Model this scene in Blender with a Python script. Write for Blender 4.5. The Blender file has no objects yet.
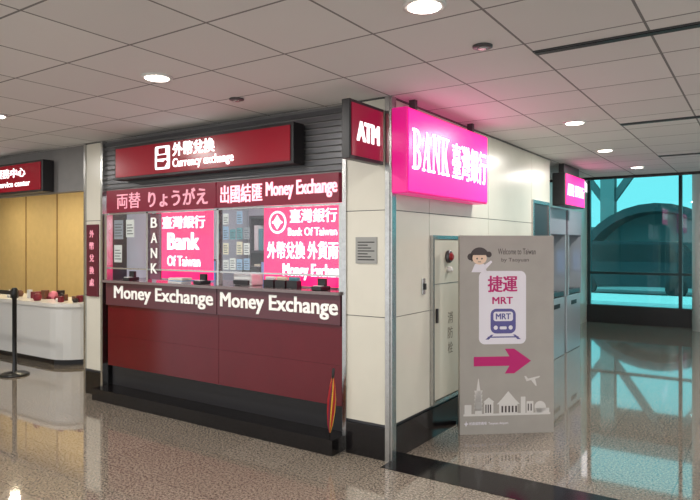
import bpy, bmesh, math, random
from mathutils import Vector, Matrix
random.seed(7)
scn = bpy.context.scene
try:
    scn.view_settings.view_transform = 'Standard'
    scn.view_settings.look = 'None'
except Exception as e:
    print(e)

def lin(c):
    out = []
    for v in c:
        v /= 255.0
        out.append(v/12.92 if v <= .04045 else ((v+.055)/1.055)**2.4)
    return (*out, 1.0)

def mat(name, rgb, rough=.5, metal=0.0, emit=None, es=0.0, noise=0.0, nscale=8, spec=.5):
    m = bpy.data.materials.new(name); m.use_nodes = True
    nt = m.node_tree; b = nt.nodes['Principled BSDF']
    b.inputs['Base Color'].default_value = lin(rgb)
    b.inputs['Roughness'].default_value = rough
    b.inputs['Metallic'].default_value = metal
    b.inputs['Specular IOR Level'].default_value = spec
    if emit:
        b.inputs['Emission Color'].default_value = lin(emit)
        b.inputs['Emission Strength'].default_value = es
    if noise > 0:
        tc = nt.nodes.new('ShaderNodeTexCoord'); n = nt.nodes.new('ShaderNodeTexNoise')
        n.inputs['Scale'].default_value = nscale; n.inputs['Detail'].default_value = 5
        nt.links.new(tc.outputs['Object'], n.inputs['Vector'])
        r = nt.nodes.new('ShaderNodeValToRGB')
        c = lin(rgb)
        r.color_ramp.elements[0].position = .3; r.color_ramp.elements[1].position = .7
        r.color_ramp.elements[0].color = tuple([x*(1-noise) for x in c[:3]]+[1])
        r.color_ramp.elements[1].color = tuple([min(1, x*(1+noise)) for x in c[:3]]+[1])
        nt.links.new(n.outputs['Fac'], r.inputs['Fac'])
        nt.links.new(r.outputs['Color'], b.inputs['Base Color'])
    return m

def glass(name, col, refl=.08, rough=.02):
    m = bpy.data.materials.new(name); m.use_nodes = True
    nt = m.node_tree; nt.nodes.clear()
    o = nt.nodes.new('ShaderNodeOutputMaterial'); t = nt.nodes.new('ShaderNodeBsdfTransparent')
    g = nt.nodes.new('ShaderNodeBsdfGlossy'); mx = nt.nodes.new('ShaderNodeMixShader')
    t.inputs[0].default_value = (*col, 1); g.inputs['Roughness'].default_value = rough
    mx.inputs[0].default_value = refl
    nt.links.new(t.outputs[0], mx.inputs[1]); nt.links.new(g.outputs[0], mx.inputs[2])
    nt.links.new(mx.outputs[0], o.inputs[0])
    return m

def empty(name, loc=(0, 0, 0), rz=0):
    e = bpy.data.objects.new(name, None); e.location = loc; e.rotation_euler = (0, 0, math.radians(rz))
    e.empty_display_size = .1
    scn.collection.objects.link(e); return e

def link(name, me, m, parent):
    o = bpy.data.objects.new(name, me)
    if m: me.materials.append(m)
    scn.collection.objects.link(o)
    if parent: o.parent = parent
    return o

def box(name, x0, x1, y0, y1, z0, z1, m, parent=None, bev=0):
    bm = bmesh.new(); bmesh.ops.create_cube(bm, size=1)
    for v in bm.verts:
        v.co = Vector(((x0+x1)/2+v.co.x*(x1-x0), (y0+y1)/2+v.co.y*(y1-y0), (z0+z1)/2+v.co.z*(z1-z0)))
    if bev: bmesh.ops.bevel(bm, geom=bm.edges[:], offset=bev, segments=2, affect='EDGES', profile=.5)
    me = bpy.data.meshes.new(name); bm.to_mesh(me); bm.free()
    return link(name, me, m, parent)

def boxes(name, lst, m, parent=None):
    bm = bmesh.new()
    for (x0, x1, y0, y1, z0, z1) in lst:
        r = bmesh.ops.create_cube(bm, size=1)
        for v in r['verts']:
            v.co = Vector(((x0+x1)/2+v.co.x*(x1-x0), (y0+y1)/2+v.co.y*(y1-y0), (z0+z1)/2+v.co.z*(z1-z0)))
    me = bpy.data.meshes.new(name); bm.to_mesh(me); bm.free()
    return link(name, me, m, parent)

def lathe(name, prof, c, m, parent=None, seg=32, axis='Z', smooth=True):
    bm = bmesh.new(); rings = []
    for r, h in prof:
        ring = []
        for i in range(seg):
            a = 2*math.pi*i/seg
            p = (r*math.cos(a), r*math.sin(a), h)
            if axis == 'Y': p = (p[0], p[2], p[1])
            if axis == 'X': p = (p[2], p[0], p[1])
            ring.append(bm.verts.new(Vector(p)+Vector(c)))
        rings.append(ring)
    for a, b in zip(rings, rings[1:]):
        for i in range(seg):
            f = bm.faces.new((a[i], a[(i+1) % seg], b[(i+1) % seg], b[i])); f.smooth = smooth
    bm.faces.new(rings[0]); bm.faces.new(rings[-1])
    bmesh.ops.recalc_face_normals(bm, faces=bm.faces[:])
    me = bpy.data.meshes.new(name); bm.to_mesh(me); bm.free()
    return link(name, me, m, parent)

def polys(name, plist, y, th, m, parent=None):
    """extruded flat outlines in the local XZ plane, facing local -Y"""
    bm = bmesh.new()
    for pts in plist:
        vs = [bm.verts.new((p[0], y, p[1])) for p in pts]
        f = bm.faces.new(vs)
        r = bmesh.ops.extrude_face_region(bm, geom=[f])
        for v in r['geom']:
            if isinstance(v, bmesh.types.BMVert): v.co.y -= th
    bmesh.ops.recalc_face_normals(bm, faces=bm.faces[:])
    me = bpy.data.meshes.new(name); bm.to_mesh(me); bm.free()
    return link(name, me, m, parent)

def plan(name, pts, z0, z1, m, parent=None):
    bm = bmesh.new()
    vs = [bm.verts.new((p[0], p[1], z0)) for p in pts]
    f = bm.faces.new(vs); r = bmesh.ops.extrude_face_region(bm, geom=[f])
    for v in r['geom']:
        if isinstance(v, bmesh.types.BMVert): v.co.z = z1
    bmesh.ops.recalc_face_normals(bm, faces=bm.faces[:])
    me = bpy.data.meshes.new(name); bm.to_mesh(me); bm.free()
    return link(name, me, m, parent)

def rrect(x0, x1, z0, z1, r, n=6):
    pts = []
    for cx, cz, a0 in ((x1-r, z1-r, 0), (x0+r, z1-r, 90), (x0+r, z0+r, 180), (x1-r, z0+r, 270)):
        for i in range(n+1):
            a = math.radians(a0+90*i/n); pts.append((cx+r*math.cos(a), cz+r*math.sin(a)))
    return pts
def circ(cx, cz, rx, rz=None, n=28, a0=0, a1=360):
    rz = rz or rx
    full = (a1-a0 == 360)
    return [(cx+rx*math.cos(math.radians(a0+(a1-a0)*i/n)), cz+rz*math.sin(math.radians(a0+(a1-a0)*i/n))) for i in range(n if full else n+1)]

def text(name, s, x0, x1, z0, z1, y, m, parent=None, bold=0.0, th=.004):
    """raised lettering; bold = stroke thickening as a fraction of the letter height"""
    cu = bpy.data.curves.new(name, 'FONT'); cu.body = s; cu.size = 1; cu.extrude = .01
    cu.align_x = 'LEFT'; cu.resolution_u = 3
    o = bpy.data.objects.new(name+'_tmp', cu); scn.collection.objects.link(o)
    bpy.context.view_layer.update()
    dg = bpy.context.evaluated_depsgraph_get()
    me = bpy.data.meshes.new_from_object(o.evaluated_get(dg))
    bpy.data.objects.remove(o)
    if not me.vertices: return None
    s_ = bold*(z1-z0)
    xs = [v.co.x for v in me.vertices]; ys = [v.co.y for v in me.vertices]; zs = [v.co.z for v in me.vertices]
    ax, bx, ay, by, az, bz = min(xs), max(xs), min(ys), max(ys), min(zs), max(zs)
    for v in me.vertices:
        X = x0+s_+(v.co.x-ax)/max(1e-6, bx-ax)*(x1-x0-2*s_)
        Z = z0+s_*.5+(v.co.y-ay)/max(1e-6, by-ay)*(z1-z0-s_)
        Y = y-(v.co.z-az)/max(1e-6, bz-az)*th
        v.co = (X, Y, Z)
    if bold:
        bm = bmesh.new(); bm.from_mesh(me)
        base = bm.verts[:]+bm.edges[:]+bm.faces[:]
        for k, (dx, dz) in enumerate(((s_, s_*.5), (-s_, s_*.5), (s_, -s_*.5), (-s_, -s_*.5))):
            r = bmesh.ops.duplicate(bm, geom=base)
            for g in r['geom']:
                if isinstance(g, bmesh.types.BMVert): g.co += Vector((dx, -.00008*(k+1), dz))
        bm.to_mesh(me); bm.free()
    me.name = name
    me.materials.clear()
    return link(name, me, m, parent)

# ---------------------------------------------------------------- materials
def brick_mat(name, c1, c2, cm, w, h, mortar, rough, speck=0, bump=0, bias=0, coat=0):
    m = bpy.data.materials.new(name); m.use_nodes = True
    nt = m.node_tree; b = nt.nodes['Principled BSDF']; L = nt.links.new
    tc = nt.nodes.new('ShaderNodeTexCoord'); br = nt.nodes.new('ShaderNodeTexBrick')
    br.offset = 0; br.squash = 1
    br.inputs['Scale'].default_value = 1; br.inputs['Brick Width'].default_value = w
    br.inputs['Row Height'].default_value = h; br.inputs['Mortar Size'].default_value = mortar
    br.inputs['Mortar Smooth'].default_value = .1; br.inputs['Bias'].default_value = bias
    br.inputs['Color1'].default_value = lin(c1); br.inputs['Color2'].default_value = lin(c2); br.inputs['Mortar'].default_value = lin(cm)
    L(tc.outputs['Object'], br.inputs['Vector'])
    col = br.outputs['Color']
    if speck:
        for sc, lo, hi, dark, light in ((60, .40, .60, (.42, .40, .38), (1.42, 1.38, 1.34)), (150, .38, .60, (.42, .40, .39), (1.42, 1.4, 1.36))):
            n = nt.nodes.new('ShaderNodeTexNoise'); n.inputs['Scale'].default_value = sc; n.inputs['Detail'].default_value = 3
            n.inputs['Roughness'].default_value = .7
            L(tc.outputs['Object'], n.inputs['Vector'])
            r = nt.nodes.new('ShaderNodeValToRGB'); r.color_ramp.elements[0].position = lo; r.color_ramp.elements[1].position = hi
            r.color_ramp.elements[0].color = (*dark, 1); r.color_ramp.elements[1].color = (*light, 1)
            L(n.outputs['Fac'], r.inputs['Fac'])
            mx = nt.nodes.new('ShaderNodeMix'); mx.data_type = 'RGBA'; mx.blend_type = 'MULTIPLY'
            mx.inputs[0].default_value = speck
            L(col, mx.inputs[6]); L(r.outputs['Color'], mx.inputs[7]); col = mx.outputs[2]
    L(col, b.inputs['Base Color'])
    b.inputs['Roughness'].default_value = rough
    if coat:
        b.inputs['Coat Weight'].default_value = coat; b.inputs['Coat Roughness'].default_value = .02
    if bump:
        bp = nt.nodes.new('ShaderNodeBump'); bp.inputs['Strength'].default_value = bump; bp.inputs['Distance'].default_value = .005
        inv = nt.nodes.new('ShaderNodeMath'); inv.operation = 'SUBTRACT'; inv.inputs[0].default_value = 1
        L(br.outputs['Fac'], inv.inputs[1]); L(inv.outputs[0], bp.inputs['Height']); L(bp.outputs['Normal'], b.inputs['Normal'])
    return m

M_floor = brick_mat('granite_floor', (144, 136, 126), (136, 128, 118), (94, 88, 82), .6, .6, .002, .05, speck=.9, coat=.5)
M_floor.node_tree.nodes['Principled BSDF'].inputs['Specular IOR Level'].default_value = 1.0
M_ceil = brick_mat('ceiling_tiles', (230, 230, 229), (223, 223, 222), (130, 130, 130), .6, .6, .007, .7, bump=.4)
M_black = mat('black_granite', (22, 20, 21), .12, noise=.4, nscale=120)
M_cream = mat('cream_panel', (210, 206, 192), .25, noise=.03, nscale=3)
M_steel = mat('brushed_steel', (190, 190, 188), .25, 1.0, noise=.06, nscale=30)
M_dsteel = mat('dark_steel', (95, 95, 97), .35, .9)
M_greyhead = mat('grey_header', (120, 118, 116), .5, noise=.05)
M_char = mat('charcoal', (32, 30, 32), .4)
M_maroon = mat('maroon_laminate', (94, 3, 20), .10, noise=.05, nscale=4)
M_band = mat('counter_band', (92, 48, 56), .2)
M_white = mat('white_paint', (225, 225, 222), .4)
M_wtext = mat('white_lettering', (240, 238, 232), .5, emit=(255, 250, 245), es=.15)
M_litw = mat('lit_white_letters', (255, 255, 255), .5, emit=(255, 248, 252), es=1.2)
M_pinklit = mat('pink_lightbox', (225, 20, 130), .3, emit=(250, 24, 145), es=1.2)
M_pinkside = mat('pink_lightbox_side', (200, 20, 120), .3, emit=(250, 30, 145), es=.42)
M_redlit = mat('magenta_led_panel', (225, 20, 90), .3, emit=(250, 40, 115), es=1.1)
M_fascia = mat('crimson_fascia', (132, 8, 32), .25, emit=(165, 8, 34), es=.15)
M_strip = mat('maroon_strip', (104, 12, 38), .3, emit=(150, 10, 45), es=.2)
M_striptext = mat('pink_strip_letters', (255, 190, 205), .5, emit=(255, 190, 205), es=.9)
M_dimtext = mat('dim_strip_letters', (225, 160, 175), .5, emit=(235, 150, 170), es=.4)
M_glass = glass('clear_glass', (.95, .97, .97), .05)
M_teal = glass('teal_tinted_glass', (.38, .84, .87), .06)
M_lampon = mat('lamp_diffuser', (255, 255, 255), .5, emit=(255, 244, 230), es=14)

# ---------------------------------------------------------------- room shell
box('floor', -14, 9, -9, 9.9, -.1, 0, M_floor)
box('trim_floor_band', 0.0, 9, -.14, .22, 0, .003, M_black)
box('ceiling', -14, 9, -9, 6.6, 2.7, 2.85, M_ceil)
box('ceiling_vestibule', -2, 9, 6.6, 9.9, 3.4, 3.5, M_ceil)
box('trim_ceiling_edge', -2, 9, 6.56, 6.62, 2.66, 3.4, M_char)

# side wall (x = 0) with panels, seams and black skirting
W = empty('wall_side')
box('core', -.12, -.012, .06, 4.07, 0, 2.7, M_dsteel, W)
ys = [.06, .64, 1.94, 3.32, 4.06]
zs = [.26, 1.06, 1.86, 2.69]
pl = []
for a, b in zip(ys, ys[1:]):
    for c, d in zip(zs, zs[1:]):
        if a == 3.32 and d < 2.2: continue
        pl.append((-.012, 0, a+.003, b-.003, c+.003, d-.003))
pl.append((-.012, 0, 3.99, 4.056, .264, 2.1))
boxes('panels', pl, M_cream, W)
box('baseboard_side', -.01, .012, .06, 3.32, 0, .24, M_black)
D = empty('door_1')
box('leaf', -.011, .006, 3.36, 3.97, 0.01, 2.1, mat('door_dark', (42, 40, 44), .35), D)
boxes('frame', [(-.011, .02, 3.32, 3.36, 0, 2.14), (-.011, .02, 3.96, 3.99, 0, 2.14), (-.011, .02, 3.36, 3.96, 2.1, 2.14)], M_steel, D)
box('handle', .006, .05, 3.44, 3.47, .95, 1.1, M_steel, D)
box('wall_alcove', -.95, -.80, 4.07, 9.6, 0, 2.7, M_cream)
box('wall_alcove_return', -.8, -.12, 4.0, 4.07, 0, 2.7, M_cream)

# front columns
def column(x0, x1):
    c = empty('clad_column')
    box('core', x0+.02, x1-.02, .012, .30, 0, 2.7, M_dsteel, c)
    boxes('panels', [(x0+.035, x1-.035, 0, .012, a+.003, b-.003) for a, b in zip(zs, zs[1:])], M_cream, c)
    box('plinth', x0+.03, x1-.03, -.012, .05, 0, .24, M_black, c)
    boxes('edge_strips', [(x0, x0+.035, -.014, .30, 0, 2.7), (x1-.035, x1, -.014, .055, 0, 2.7)], M_steel, c)
    return c
column(-3.84, -3.50)
column(-.42, 0.0)
box('trim_corner', -.004, .018, .0, .06, 0, 2.7, M_steel)

# header over the booth
H = empty('wall_front')
box('header', -3.5, -.42, .04, .14, 2.17, 2.7, M_greyhead, H)
boxes('shutter_slats', [(-3.5, -.42, .02, .04, 2.19+i*.05, 2.225+i*.05) for i in range(10)], M_dsteel, H)
box('left_header', -13, -3.84, .04, .14, 2.2, 2.7, M_greyhead, H)

# ---------------------------------------------------------------- exchange counter
box('trim_booth_plinth', -3.48, -.42, -.15, .35, 0, .12, M_black)
C = empty('money_exchange_counter')
box('kick', -3.46, -.44, .08, .34, .12, .34, M_char, C)
boxes('lower_panels', [(-3.44, -1.797, .012, .34, .34, .655), (-1.793, -.44, .012, .34, .34, .655),
                       (-3.44, -1.797, .012, .34, .656, .97), (-1.793, -.44, .012, .34, .656, .97)], M_maroon, C)
boxes('sign_band', [(-3.44, -1.80, -.012, .34, .975, 1.21), (-1.79, -.44, -.012, .34, .975, 1.21)], M_band, C)
box('countertop', -3.46, -.43, -.05, .6, 1.21, 1.235, mat('counter_stone', (120, 105, 105), .15), C)
text('letters_left', 'Money Exchange', -3.30, -1.84, 1.01, 1.18, -.012, M_wtext, C, .03)
text('letters_right', 'Money Exchange', -1.75, -.46, 1.01, 1.18, -.012, M_wtext, C, .03)

G = empty('window_booth')
box('pane', -3.44, -.43, .015, .021, 1.36, 1.93, M_glass, G)
boxes('mullions', [(-3.47, -3.43, -.01, .06, 1.235, 1.93), (-2.80, -2.775, 0, .05, 1.235, 1.93), (-1.81, -1.785, 0, .05, 1.235, 1.93),
                   (-.455, -.42, -.01, .06, 1.235, 1.93), (-3.44, -.43, 0, .05, 1.915, 1.93), (-3.44, -.43, .01, .03, 1.35, 1.365)], M_steel, G)
box('vertical_sign', -2.775, -2.61, .025, .035, 1.26, 1.91, mat('plum_glass_strip', (120, 70, 92), .3), G)
for i, ch in enumerate('BANK'):
    text('letter_'+ch, ch, -2.74, -2.645, 1.77-i*.15, 1.87-i*.15, .012, M_wtext, G, .03)
S = empty('exchange_text_strip')
boxes('panels', [(-3.42, -1.80, -.02, .035, 1.935, 2.165), (-1.79, -.45, -.02, .035, 1.935, 2.165)], M_strip, S)
text('letters_jp_kanji', '両替', -3.24, -2.86, 1.97, 2.13, -.02, M_dimtext, S, .01)
text('letters_jp_kana', 'りょうがえ', -2.74, -1.90, 1.97, 2.13, -.02, M_dimtext, S, .03)
text('letters_cn', '出國結匯', -1.74, -1.24, 1.97, 2.13, -.02, M_striptext, S, .02)
text('letters_en', 'Money Exchange', -1.20, -.46, 1.975, 2.13, -.02, M_striptext, S, .03)

# fascia sign
F = empty('currency_exchange_sign')
box('housing', -3.14, -.82, -.12, .02, 2.25, 2.585, M_char, F, .006)
box('face', -3.11, -.85, -.128, -.12, 2.275, 2.56, M_fascia, F)
text('letters_cn', '外幣兌換', -2.25, -1.70, 2.42, 2.545, -.128, M_litw, F, .03)
text('letters_en', 'Currency exchange', -2.25, -1.47, 2.295, 2.40, -.128, M_litw, F, .015)
polys('icon_plate', [rrect(-2.50, -2.29, 2.31, 2.53, .02)], -.128, .003, M_litw, F)
polys('icon_hand', [[(-2.47, 2.33), (-2.36, 2.33), (-2.32, 2.38), (-2.35, 2.40), (-2.38, 2.38), (-2.47, 2.39)],
                    rrect(-2.47, -2.33, 2.41, 2.445, .008), rrect(-2.45, -2.35, 2.455, 2.51, .01)], -.131, .002, M_fascia, F)

# shop sign on the left
F2 = empty('service_center_sign')
box('housing', -9.0, -4.50, -.10, .035, 2.21, 2.575, M_char, F2, .006)
box('face', -8.97, -4.53, -.108, -.10, 2.235, 2.55, M_fascia, F2)
text('letters_cn', '旅客服務中心', -5.9, -4.85, 2.40, 2.51, -.108, M_litw, F2, .02)
text('letters_en', 'Airport shop service center', -6.2, -4.75, 2.27, 2.36, -.108, M_litw, F2, .01)

# blade sign ATM
A = empty('atm_blade_sign', (-.04, -.47, 0), 90)
box('housing', 0, .45, 0, .07, 2.19, 2.60, M_char, A, .006)
box('face', .02, .43, -.006, 0, 2.215, 2.575, mat('atm_face', (110, 8, 38), .3, emit=(150, 8, 45), es=.5), A)
text('letters', 'ATM', .075, .375, 2.32, 2.46, -.006, M_litw, A, .06)

# big pink sign BANK
def serif_bank(x0, x1, z0, z1):
    """hand-drawn serif capitals B A N K"""
    L = []
    w = (x1-x0)/4.0
    def add(i, pts): L.append([(x0+(i+p[0]*.96)*w, z0+p[1]*(z1-z0)) for p in pts])
    def bar(i, a, b, c, d): add(i, [(a, c), (b, c), (b, d), (a, d)])
    # B
    bar(0, .14, .36, .0, 1.0); bar(0, .02, .5, .0, .07); bar(0, .02, .5, .93, 1.0); bar(0, .3, .5, .47, .54)
    for cz, ro, ri, xo in ((.755, .245, .175, .36), (.26, .26, .19, .42)):
        o = [(.48+xo*math.cos(a), cz+ro*math.sin(a)) for a in [math.radians(90-180*k/12) for k in range(13)]]
        n = [(.46+(xo-.2)*math.cos(a), cz+ri*math.sin(a)) for a in [math.radians(-90+180*k/12) for k in range(13)]]
        add(0, o+n)
    # A
    add(1, [(.08, 0), (.18, 0), (.52, .86), (.50, 1.0), (.46, 1.0)])
    add(1, [(.62, 0), (.88, 0), (.56, 1.0), (.42, 1.0)][::-1])
    bar(1, .25, .68, .30, .37); bar(1, .0, .30, 0, .06); bar(1, .52, .99, 0, .06)
    # N
    bar(2, .14, .24, 0, 1); bar(2, .78, .88, 0, 1); add(2, [(.10, 1), (.34, 1), (.88, .0), (.78, .0), (.14, .95)])
    bar(2, .02, .38, 0, .06); bar(2, .02, .30, .94, 1); bar(2, .64, 1.0, .94, 1)
    # K
    bar(3, .14, .36, 0, 1); bar(3, .02, .48, 0, .06); bar(3, .02, .48, .94, 1)
    add(3, [(.34, .38), (.44, .38), (.88, .96), (.76, .96)]); add(3, [(.44, .52), (.56, .64), (.96, 0), (.70, 0)])
    bar(3, .60, 1.0, .94, 1); bar(3, .58, 1.02, 0, .06)
    return L
B = empty('bank_lightbox_sign', (.15, .0, 0), 90)
box('lightbox', 0, 1.55, .008, .145, 1.98, 2.61, M_pinkside, B, .008)
box('face', .015, 1.535, 0, .008, 1.995, 2.595, M_pinklit, B)
polys('letters_bank', serif_bank(.06, .70, 2.16, 2.46), 0, .006, M_litw, B)
text('letters_cn', '臺灣銀行', .76, 1.50, 2.15, 2.45, 0, M_litw, B, .012)
boxes('brackets', [(.2, .24, .05, .1, 2.61, 2.7), (1.3, 1.34, .05, .1, 2.61, 2.7)], M_dsteel, B)
B2 = empty('bank_lightbox_sign', (.1, 4.45, 0), 90)
box('lightbox', 0, 1.04, .008, .18, 2.13, 2.57, M_dsteel, B2, .008)
box('face', .015, 1.02, 0, .008, 2.145, 2.555, M_pinklit, B2)
text('letters', 'ATM', .08, .40, 2.27, 2.43, 0, M_litw, B2, .03)
text('letters_cn', '臺灣銀行', .46, .98, 2.27, 2.43, 0, M_litw, B2, .0)
box('hanger', .1, .9, .05, .12, 2.57, 2.7, M_dsteel, B2)

# ---------------------------------------------------------------- booth interior
M_int = mat('booth_interior', (190, 196, 204), .6)
box('wall_booth_back', -3.6, -.12, 2.3, 2.4, 0, 2.7, M_int)
box('wall_booth_left', -3.75, -3.65, .3, 4.1, 0, 2.7, M_int)
LB = empty('bank_led_panel', (0, .36, 0))
box('panel', -3.10, -2.27, 0, .04, 1.25, 1.97, M_redlit, LB)
text('letters_cn', '臺灣銀行', -3.0, -2.35, 1.77, 1.90, 0, M_litw, LB, .03)
text('letters_bank', 'Bank', -2.92, -2.43, 1.55, 1.73, 0, M_litw, LB, .05)
text('letters_of', 'Of Taiwan', -2.92, -2.42, 1.38, 1.49, 0, M_litw, LB, .03)
LB2 = empty('bank_led_panel', (0, .20, 0))
box('panel', -1.42, -.44, 0, .04, 1.25, 1.97, M_redlit, LB2)
text('letters_cn', '臺灣銀行', -1.12, -.62, 1.79, 1.91, 0, M_litw, LB2, .02)
text('letters_en', 'Bank Of Taiwan', -1.14, -.62, 1.68, 1.75, 0, M_litw, LB2, .02)
text('letters_fx', '外幣兌換 外貨兩替', -1.38, -.50, 1.48, 1.63, 0, M_litw, LB2, .02)
text('letters_me', 'Money Exchange', -1.2, -.50, 1.30, 1.44, 0, M_litw, LB2, .03)
polys('logo_ring', [circ(-1.26, 1.80, .10)], 0, .003, M_litw, LB2)
polys('logo_inner', [circ(-1.26, 1.80, .08)], -.003, .002, M_redlit, LB2)
polys('logo_core', [[(-1.26, 1.865), (-1.21, 1.80), (-1.26, 1.735), (-1.31, 1.80)], rrect(-1.32, -1.20, 1.79, 1.81, .005)], -.005, .002, M_litw, LB2)
N = empty('notice_sheets', (0, .03, 0))
cols = [M_white, mat('paper_blue', (150, 180, 210), .6), mat('paper_cream', (225, 215, 190), .6), mat('paper_grey', (150, 155, 165), .6), mat('paper_teal', (90, 150, 160), .6)]
M_print = mat('print_grey', (90, 92, 100), .6)
for ix in range(4):
    for iz in range(4):
        x = -1.76+ix*.085; z = 1.38+iz*.135
        if random.random() < .65:
            h = random.uniform(.08, .12)
            box('sheet', x, x+.07, 0, .002, z, z+h, random.choice(cols), N)
            boxes('print', [(x+.01, x+.06-.01*(j % 2), -.001, 0, z+.015+j*.02, z+.022+j*.02) for j in range(int((h-.02)/.02))], M_print, N)
for (x, z, w, h, c) in ((-3.36, 1.42, .13, .18, 0), (-3.36, 1.66, .15, .2, 3), (-3.16, 1.68, .13, .18, 0)):
    box('sheet', x, x+w, 0, .002, z, z+h, cols[c], N)
    boxes('print', [(x+.015, x+w-.015-.02*(j % 2), -.001, 0, z+.03+j*.03, z+.04+j*.03) for j in range(int((h-.04)/.03))], M_print, N)
K = empty('teller_desk')
boxes('desk', [(-3.4, -.5, .65, 1.2, .72, .76), (-3.4, -3.36, .65, 1.2, 0, .72), (-.54, -.5, .65, 1.2, 0, .72), (-2, -1.96, .65, 1.2, 0, .72)], M_white, K)
for xx in (-2.15, -3.3):
    mo = empty('computer_monitor')
    box('screen', xx, xx+.5, .95, .99, 1.12, 1.44, M_char, mo, .008)
    box('display', xx+.02, xx+.48, .945, .95, 1.14, 1.42, mat('monitor_glow', (80, 120, 170), .3, emit=(120, 160, 210), es=.6), mo)
    boxes('stand', [(xx+.22, xx+.28, .97, 1.0, .77, 1.2), (xx+.14, xx+.36, .9, 1.08, .76, .775)], M_char, mo)
SH = empty('filing_shelf')
boxes('frame', [(-3.3, -1.4, 2.0, 2.3, z, z+.03) for z in (.02, .5, 1.0, 1.5, 1.95)]+[(-3.3, -3.27, 2.0, 2.3, 0, 1.98), (-1.43, -1.4, 2.0, 2.3, 0, 1.98)], M_dsteel, SH)
for z in (.53, 1.03, 1.53):
    for i in range(22):
        x = -3.25+i*.08
        box('binder', x, x+.065, 2.04, 2.26, z, z+random.uniform(.24, .33), random.choice(cols), SH)
PH = empty('brochure_holder')
for i in range(3):
    box('tray', -1.30+i*.13, -1.19+i*.13, .06, .12, 1.235, 1.30, M_char, PH)
    box('leaflets', -1.295+i*.13, -1.195+i*.13, .08, .11, 1.24, 1.33, cols[(i*2) % 5], PH)
for xx in (-2.1, -3.15, -.72):
    PD = empty('counter_card_terminal', (xx, 0, 0))
    box('body', 0, .1, -.02, .11, 1.236, 1.27, M_char, PD, .006); box('screen', .01, .09, .05, .08, 1.27, 1.33, M_char, PD, .004)
    boxes('keys', [(.015+.025*i, .033+.025*i, -.012+.02*j, 0+.02*j, 1.27, 1.274) for i in range(3) for j in range(3)], M_white, PD)
BC = empty('banknote_counter', (-1.70, .10, 1.235))
box('body', 0, .22, 0, .16, 0, .11, M_white, BC, .012); box('hopper', .02, .20, .09, .15, .11, .17, M_char, BC, .005); box('tray', .02, .20, -.02, .0, .01, .05, M_char, BC)
PS = empty('form_stack', (-2.55, .06, 1.235))
for i in range(4): box('pad', .0+.005*i, .2+.004*i, 0, .12, .012*i, .012*i+.010, cols[i % 3], PS)

# vertical maroon sign and notice on columns
VS = empty('column_vertical_sign')
box('plate', -3.775, -3.575, -.022, 0, 1.05, 1.82, mat('maroon_plate', (88, 14, 34), .35), VS, .004)
for i, ch in enumerate('外幣兌換處'):
    text('glyph', ch, -3.715, -3.635, 1.68-i*.13, 1.76-i*.13, -.022, M_dimtext, VS, .01)
NP = empty('notice_plate')
box('plate', -.30, -.11, -.008, 0, 1.46, 1.66, mat('grey_notice', (150, 150, 146), .4), NP)
boxes('print', [(-.28, -.13-.03*(j % 3), -.009, -.008, 1.485+j*.022, 1.493+j*.022) for j in range(7)], M_char, NP)

# umbrella
U = empty('folded_umbrella', (-.475, -.105, .12)); U.rotation_euler = (0, math.radians(4), 0)
bm = bmesh.new(); seg = 16; rings = []
for r, h in ((.005, .04), (.02, .10), (.032, .20), (.034, .30), (.024, .40), (.010, .47)):
    rings.append([bm.verts.new(((r*(1 if i % 2 else .55))*math.cos(2*math.pi*i/seg+h*1.5), (r*(1 if i % 2 else .55))*math.sin(2*math.pi*i/seg+h*1.5), h)) for i in range(seg)])
for a, b in zip(rings, rings[1:]):
    for i in range(seg):
        f = bm.faces.new((a[i], a[(i+1) % seg], b[(i+1) % seg], b[i])); f.material_index = (i//2) % 3
me = bpy.data.meshes.new('canopy'); bm.to_mesh(me); bm.free()
me.materials.append(mat('umb_yellow', (215, 170, 60), .6)); me.materials.append(mat('umb_red', (170, 25, 35), .6)); me.materials.append(mat('umb_plum', (120, 40, 70), .6))
link('canopy', me, None, U)
lathe('shaft', [(.004, 0), (.005, .50)], (0, 0, 0), M_steel, U, 12)
lathe('handle', [(.009, .46), (.011, .48), (.011, .53), (.006, .54)], (0, 0, 0), M_char, U, 16)

# ---------------------------------------------------------------- fire hydrant cabinet
M_cab = mat('cabinet_enamel', (200, 194, 178), .3)
FC = empty('fire_hydrant_cabinet', (0, 0, 0), 90)
FC.location = (.0, .65, 0)
boxes('frame', [(0, .75, -.03, 0, .27, .30), (0, .75, -.03, 0, 1.65, 1.68), (0, .03, -.03, 0, .30, 1.65), (.72, .75, -.03, 0, .30, 1.65)], M_steel, FC)
box('door', .035, .715, -.022, 0, .305, 1.645, M_cab, FC, .004)
box('panel_seam', .04, .71, -.024, -.022, 1.27, 1.275, M_dsteel, FC)
lathe('alarm_ring', [(.055, 0), (.055, -.02), (.045, -.03)], (.30, -.022, 1.50), M_dsteel, FC, 24, 'Y')
lathe('alarm_button', [(.035, 0), (.035, -.04), (.02, -.05)], (.30, -.022, 1.50), mat('alarm_red', (150, 25, 30), .3), FC, 24, 'Y')
lathe('pilot_lamp', [(.025, 0), (.025, -.03), (.012, -.045)], (.30, -.022, 1.39), M_white, FC, 20, 'Y')
box('latch', .06, .085, -.04, -.022, .95, 1.07, M_char, FC, .003)
for i, ch in enumerate('消防栓'):
    text('glyph', ch, .30, .40, .92-i*.13, 1.02-i*.13, -.022, mat('grey_print', (120, 112, 100), .5), FC, .001, .001)
WS = empty('wall_lock_switch', (0, .50, 0), 90)
box('plate', 0, .05, -.012, 0, 1.20, 1.33, M_steel, WS, .003); box('knob', .015, .035, -.03, -.012, 1.24, 1.29, M_char, WS, .003)

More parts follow.
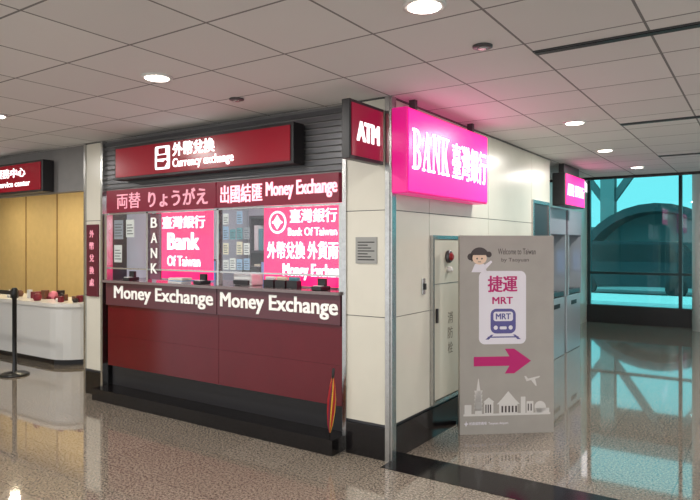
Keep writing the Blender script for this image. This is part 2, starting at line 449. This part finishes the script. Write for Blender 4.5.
# ---------------------------------------------------------------- standee
M_post = mat('poster_taupe', (166, 161, 154), .45, noise=.04, nscale=6)
M_pw = mat('poster_white', (230, 226, 234), .45)
M_mag = mat('poster_magenta', (190, 25, 110), .45)
M_pur = mat('poster_purple', (92, 88, 150), .45)
M_pdk = mat('poster_dark', (70, 60, 60), .45)
M_sil = mat('poster_silhouette', (215, 212, 208), .45)
ST = empty('mrt_direction_standee', (.163, .884, 0), 39.5)
box('board', 0, .82, 0, .05, .0, 1.68, M_post, ST)
boxes('feet', [(.06, .10, .05, .30, 0, .03), (.72, .76, .05, .30, 0, .03)], M_char, ST)
polys('white_card', [rrect(.165, .575, .76, 1.38, .05)], 0, .001, M_pw, ST)
text('letters_cn', '捷運', .24, .50, 1.20, 1.34, -.001, M_mag, ST, .03, .001)
text('letters_mrt', 'MRT', .28, .46, 1.10, 1.16, -.001, M_mag, ST, .04, .001)
polys('train_body', [rrect(.265, .485, .85, 1.06, .05)], -.001, .001, M_pur, ST)
polys('train_window', [rrect(.29, .46, .955, 1.035, .02)], -.002, .001, M_pw, ST)
text('train_text', 'MRT', .31, .44, .97, 1.02, -.003, M_pur, ST, .04, .001)
polys('train_lights', [circ(.31, .90, .018), circ(.44, .90, .018), rrect(.345, .405, .885, .91, .008)], -.002, .001, M_pw, ST)
polys('train_track', [[(.27, .84), (.29, .84), (.25, .80), (.22, .80)], [(.46, .84), (.48, .84), (.53, .80), (.50, .80)], rrect(.24, .51, .815, .825, .004)], -.001, .001, M_pur, ST)
polys('arrow', [[(.12, .575), (.43, .575), (.39, .51), (.47, .51), (.62, .615), (.47, .72), (.39, .72), (.43, .655), (.12, .655)]], 0, .001, M_mag, ST)
# skyline
sk = []
sk += [rrect(.04+.0, .10, .17, .25, .005), [(.13, .17), (.19, .17), (.185, .34), (.175, .38), (.162, .47), (.158, .47), (.145, .38), (.135, .34)]]
for i in range(5): sk.append([(.132, .20+i*.035), (.188, .20+i*.035), (.196, .23+i*.035), (.124, .23+i*.035)])
sk += [rrect(.21, .29, .17, .27, .004), [(.20, .27), (.30, .27), (.25, .31)]]
sk += [rrect(.34, .50, .17, .25, .004), [(.32, .25), (.52, .25), (.48, .29), (.36, .29)], [(.36, .29), (.48, .29), (.42, .36)]]
sk += [rrect(.53, .57, .17, .31, .004), rrect(.58, .64, .17, .27, .004), circ(.70, .22, .05), rrect(.66, .78, .17, .21, .004)]
sk += [rrect(.03, .79, .155, .172, .004)]
polys('skyline', sk, 0, .001, M_sil, ST)
polys('skyline_dark', [rrect(.22+.02*i, .23+.02*i, .18, .25, .001) for i in range(3)]+[rrect(.36+.03*i, .375+.03*i, .18, .235, .001) for i in range(5)]+[rrect(.59, .60, .19, .25, .001), rrect(.615, .625, .19, .25, .001)], -.001, .001, M_pdk, ST)
polys('little_plane', [[(.58, .44), (.69, .47), (.70, .485), (.58, .46)], [(.62, .45), (.66, .40), (.67, .40), (.655, .46)], [(.58, .44), (.56, .485), (.575, .485), (.60, .455)]], 0, .001, M_sil, ST)
text('tag_en', 'Welcome to Taiwan', .33, .66, 1.52, 1.57, 0, M_pdk, ST, .0, .001)
text('tag_en2', 'by Taoyuan', .36, .60, 1.45, 1.49, 0, M_pdk, ST, .0, .001)
polys('girl_face', [circ(.17, 1.49, .062, .055)], -.001, .001, mat('poster_skin', (235, 205, 180), .5), ST)
polys('girl_hair', [circ(.17, 1.51, .078, .07, 20, 0, 180)+[(.10, 1.46)], circ(.095, 1.50, .03), circ(.25, 1.52, .025)], 0, .001, M_pdk, ST)
polys('girl_fringe', [circ(.17, 1.515, .066, .045, 16, 0, 180)], -.002, .001, M_pdk, ST)
polys('girl_features', [circ(.148, 1.485, .007), circ(.19, 1.485, .007), rrect(.155, .182, 1.455, 1.46, .002)], -.002, .001, M_pdk, ST)
polys('girl_body', [[(.13, 1.44), (.21, 1.44), (.235, 1.37), (.10, 1.37)], [(.21, 1.43), (.27, 1.47), (.28, 1.455), (.22, 1.39)]], 0, .001, M_pw, ST)
text('footer', '桃園國際機場  Taoyuan Airport', .08, .42, .075, .105, 0, M_pw, ST, .01, .001)
polys('footer_logo', [[(.035, .09), (.05, .097), (.053, .115), (.06, .097), (.075, .09), (.06, .083), (.053, .065), (.046, .083)]], 0, .001, M_pw, ST)

# ---------------------------------------------------------------- ATMs
M_atm = mat('atm_body', (165, 172, 176), .3, .3)
def atm(y0):
    a = empty('cash_machine', (-.1, y0, 0), 90)
    box('base', 0, .8, .04, .68, 0, .85, M_atm, a, .01)
    box('back', 0, .8, .22, .68, .85, 2.12, M_atm, a, .01)
    boxes('cheeks', [(0, .05, .02, .22, .85, 1.75), (.75, .8, .02, .22, .85, 1.75)], M_atm, a)
    box('hood', 0, .8, .02, .22, 1.75, 2.12, mat('atm_hood', (150, 150, 160), .3), a, .008)
    box('screen_bezel', .2, .6, .19, .22, 1.15, 1.55, M_char, a, .008)
    box('screen', .23, .57, .185, .19, 1.18, 1.52, mat('atm_screen', (60, 120, 190), .2, emit=(110, 170, 230), es=.9), a)
    box('shelf', .06, .74, .03, .22, .86, .93, M_dsteel, a, .01)
    boxes('keypad', [(.32+.04*i, .35+.04*i, .06+.03*j, .082+.03*j, .93, .94) for i in range(4) for j in range(4)], M_steel, a)
    box('card_slot', .64, .72, .2, .22, 1.2, 1.26, M_char, a, .004)
    box('cash_slot', .25, .55, .035, .045, .7, .76, M_char, a)
atm(4.5); atm(5.42)

# ---------------------------------------------------------------- glass facade
FW = empty('window_facade')
M_alu = mat('facade_frame', (52, 70, 72), .35, .6)
box('pane_lower', -.8, 9, 9.60, 9.61, .36, 1.0, M_teal, FW)
box('pane_upper', -.8, 9, 9.60, 9.61, 1.05, 3.4, M_teal, FW)
box('sill', -.8, 9, 9.52, 9.70, 0, .36, M_char, FW)
boxes('mullions', [(x, x+.06, 9.55, 9.66, .36, 3.4) for x in (-.80, .90, 2.6, 4.3, 6.0, 7.7)]+[(-.8, 9, 9.56, 9.65, 1.0, 1.05)], M_alu, FW)
lathe('round_column', [(.16, 0), (.16, 3.4)], (1.32, 9.2, 0), M_white, None, 32)
# outside
box('exterior_ground', -40, 50, 9.9, 80, -.25, -.15, mat('asphalt', (168, 171, 171), .8, noise=.1, nscale=3))
box('exterior_curb', -40, 50, 16.5, 17.0, -.15, .05, M_white)
boxes('exterior_lane_marks', [(-12+i*3, -10.6+i*3, 13.2, 13.35, -.15, -.145) for i in range(12)], M_white)
EB = empty('exterior_building')
box('wall', -40, 50, 32, 33, -.15, 2.6, mat('ext_wall', (150, 155, 155), .7, noise=.1, nscale=1), EB)
boxes('columns', [(-14+i*5, -13.4+i*5, 26, 26.6, -.15, 7.0) for i in range(8)], mat('ext_column', (120, 124, 124), .7), EB)
box('canopy', -40, 50, 25.5, 31, 7.0, 7.6, mat('ext_canopy', (90, 94, 96), .7), EB)
bmx = bmesh.new()
for i in range(8):
    for s in (0, 1):
        xa = -13.7+i*5
        p0 = Vector((xa, 26.3, 3.4)); p1 = Vector((xa+(2.5 if s else -2.5), 26.3, 7.0))
        d = (p1-p0); r = bmesh.ops.create_cube(bmx, size=1)
        mtx = Matrix.Translation((p0+p1)/2) @ d.to_track_quat('Z', 'Y').to_matrix().to_4x4() @ Matrix.Diagonal((.3, .3, d.length, 1))
        for v in r['verts']: v.co = mtx @ v.co
me = bpy.data.meshes.new('struts'); bmx.to_mesh(me); bmx.free(); link('struts', me, bpy.data.materials['ext_canopy'], EB)
# arched dark shelter across the road
EA = empty('exterior_arched_shelter')
arc_o = [(-1.2+3.2*math.cos(math.radians(a)), 3.2*math.sin(math.radians(a))*1.05) for a in range(0, 181, 10)]
arc_i = [(-1.2+2.9*math.cos(math.radians(a)), 2.9*math.sin(math.radians(a))*1.05) for a in range(180, -1, -10)]
polys('arch', [[(x, z-.15) for x, z in arc_o+arc_i]], 24, 2.0, mat('shelter_dark', (48, 56, 60), .4), EA)
polys('infill', [[(x, z-.15) for x, z in arc_o]], 24.2, .1, mat('shelter_infill', (130, 140, 142), .4), EA)
EC = empty('parked_van', (-1.5, 19.5, -.15))
M_van = mat('van_paint', (60, 66, 70), .25, .3)
polys('body', [[(-2.2, .35), (2.2, .35), (2.25, .9), (2.0, 1.15), (1.4, 1.85), (-2.1, 1.9), (-2.25, 1.2)]], .9, 1.8, M_van, EC)
for xx in (-1.4, 1.4):
    lathe('wheel', [(.33, 0), (.33, .2)], (xx, -.95, .33), M_char, EC, 24, 'Y')
polys('windows', [[(-1.9, 1.2), (1.6, 1.2), (1.2, 1.75), (-1.9, 1.78)]], -.9, .01, M_char, EC)
sun = bpy.data.lights.new('sun', 'SUN'); sun.energy = 3.8; sun.angle = .05
so = bpy.data.objects.new('sun', sun); so.rotation_euler = (math.radians(38), math.radians(-12), 0); scn.collection.objects.link(so)

# ---------------------------------------------------------------- left service shop
M_warm = mat('warm_wall', (208, 182, 126), .6, noise=.04)
box('wall_shop_back', -14, -3.75, 2.6, 2.7, 0, 2.7, M_warm)
box('wall_left', -14, -13.9, -9, 2.6, 0, 2.7, M_warm)
boxes('trim_shop_panel_joints', [(-11+i*1.1, -10.98+i*1.1, 2.585, 2.6, 0, 2.69) for i in range(7)], mat('joint_brown', (150, 120, 75), .5))
SC = empty('service_counter')
pts = [(-9, .62), (-5.6, .62)]+[(-5.6+.42*math.sin(math.radians(a)), 1.04-.42*math.cos(math.radians(a))) for a in range(15, 91, 15)]+[(-5.18, 2.0), (-5.75, 2.0), (-5.75, 1.3), (-9, 1.3)]
plan('body', pts, .08, .78, M_white, SC)
pts2 = [(x+(0.03 if x > -6 else 0), y-(.03 if y < 1.1 else 0)) for x, y in pts]
plan('top', pts2, .78, .83, mat('counter_top_white', (235, 232, 225), .2), SC)
plan('kick', [(-9, .68), (-5.6, .68), (-5.28, 1.0), (-5.28, 1.98), (-5.7, 1.98), (-5.7, 1.3), (-9, 1.3)], 0, .08, M_char, SC)
SV = empty('souvenir_display')
cc = [mat('souv_maroon', (120, 20, 40), .5), mat('souv_dark', (40, 28, 30), .5), M_white, mat('souv_pink', (215, 120, 140), .5), mat('souv_brown', (110, 70, 50), .4)]
for i in range(30):
    x = random.uniform(-7.0, -5.3); y = random.uniform(.70, 1.1); r = random.uniform(.03, .07); h = random.uniform(.04, .13)
    if i % 2: lathe('trinket', [(r*.7, .0), (r, h*.4), (r*.8, h*.8), (r*.2, h)], (x, y, .83), random.choice(cc), SV, 14)
    else: box('gift_box', x-r, x+r, y-r*.7, y+r*.7, .83, .83+h, random.choice(cc), SV, .004)
TS = empty('totem_sign')
box('post', -7.45, -7.40, .30, .34, 0, 1.5, M_dsteel, TS)
lathe('disc', [(.27, 0), (.27, .03)], (-7.42, .27, 1.5), mat('totem_blue', (40, 70, 150), .4, emit=(50, 80, 170), es=.4), TS, 36, 'Y')
lathe('disc_inner', [(.2, -.004), (.2, 0)], (-7.42, .27, 1.5), M_white, TS, 36, 'Y')
lathe('base', [(.2, 0), (.2, .02)], (-7.42, .32, 0), M_char, TS)
QP = empty('queue_stanchion', (-5.36, .03, 0))
lathe('post', [(.17, 0), (.17, .015), (.14, .03), (.03, .045), (.026, .06), (.026, .95), (.036, .96), (.036, 1.06), (.02, 1.075)], (0, 0, 0), mat('stanchion_black', (18, 18, 20), .3), QP, 32)
box('belt', -2.2, -.03, -.003, .003, .985, 1.035, M_char, QP)

# ---------------------------------------------------------------- ceiling fixtures
def downlight(x, y, watt=25, col=(1, .97, .92)):
    d = empty('recessed_downlight', (x, y, 2.7))
    lathe('rim', [(.10, 0), (.10, -.012), (.075, -.012), (.075, 0)], (0, 0, 0), M_white, d, 32)
    lathe('lamp', [(.074, -.013), (.074, -.014)], (0, 0, 0), M_lampon, d, 32)
    l = bpy.data.lights.new('lamp', 'AREA'); l.shape = 'DISK'; l.size = .14; l.energy = watt; l.color = col
    lo = bpy.data.objects.new('lamp_light', l); lo.parent = d; lo.location = (0, 0, -.02); scn.collection.objects.link(lo)
for x, y in ((1.0, -1.4), (-1.0, -1.3), (.88, 1.76), (.76, 3.62), (-3.1, -1.3), (1.0, -3.6), (-1, -3.6), (3.1, -1.4), (3.1, 1.8), (-5.2, -1.3), (-3.1, -3.6), (.8, 5.5)):
    downlight(x, y)
for x in (-5.0, -6.6, -8.2, -10.0):
    downlight(x, 1.5, 24, (1, .86, .62))
for x, y in ((1.0, -.70), (-1.0, -.57)):
    s = empty('ceiling_speaker', (x, y, 2.7))
    lathe('rim', [(.055, 0), (.055, -.01), (.04, -.014)], (0, 0, 0), M_dsteel, s, 24)
    lathe('grille', [(.03, -.014), (.02, -.02)], (0, 0, 0), M_steel, s, 24)
for y in (-.42, 2.1, 4.5):
    s = empty('air_slot_diffuser', (0, y, 0))
    box('frame', 1.2, 6.0, -.035, .035, 2.692, 2.7, M_dsteel, s)
    box('slot', 1.21, 5.99, -.025, .025, 2.688, 2.692, M_char, s)

# light inside booth
l = bpy.data.lights.new('booth_ceiling_light', 'AREA'); l.shape = 'RECTANGLE'; l.size = 1.2; l.size_y = .3; l.energy = 42; l.color = (.98, .98, 1)
o = bpy.data.objects.new('booth_ceiling_light', l); o.location = (-2, 1.2, 2.66); scn.collection.objects.link(o)

# world
w = bpy.data.worlds.new('World'); scn.world = w; w.use_nodes = True
bg = w.node_tree.nodes['Background']; bg.inputs[0].default_value = (.97, .98, 1, 1); bg.inputs[1].default_value = 1.4

# camera
cam = bpy.data.cameras.new('Camera'); cam.sensor_width = 36; cam.lens = 36*614/700
cam.shift_y = -5/700
co = bpy.data.objects.new('Camera', cam); co.location = (2.292, -3.919, 1.6)
co.rotation_euler = (math.radians(90), 0, math.radians(34.05))
scn.collection.objects.link(co); scn.camera = co
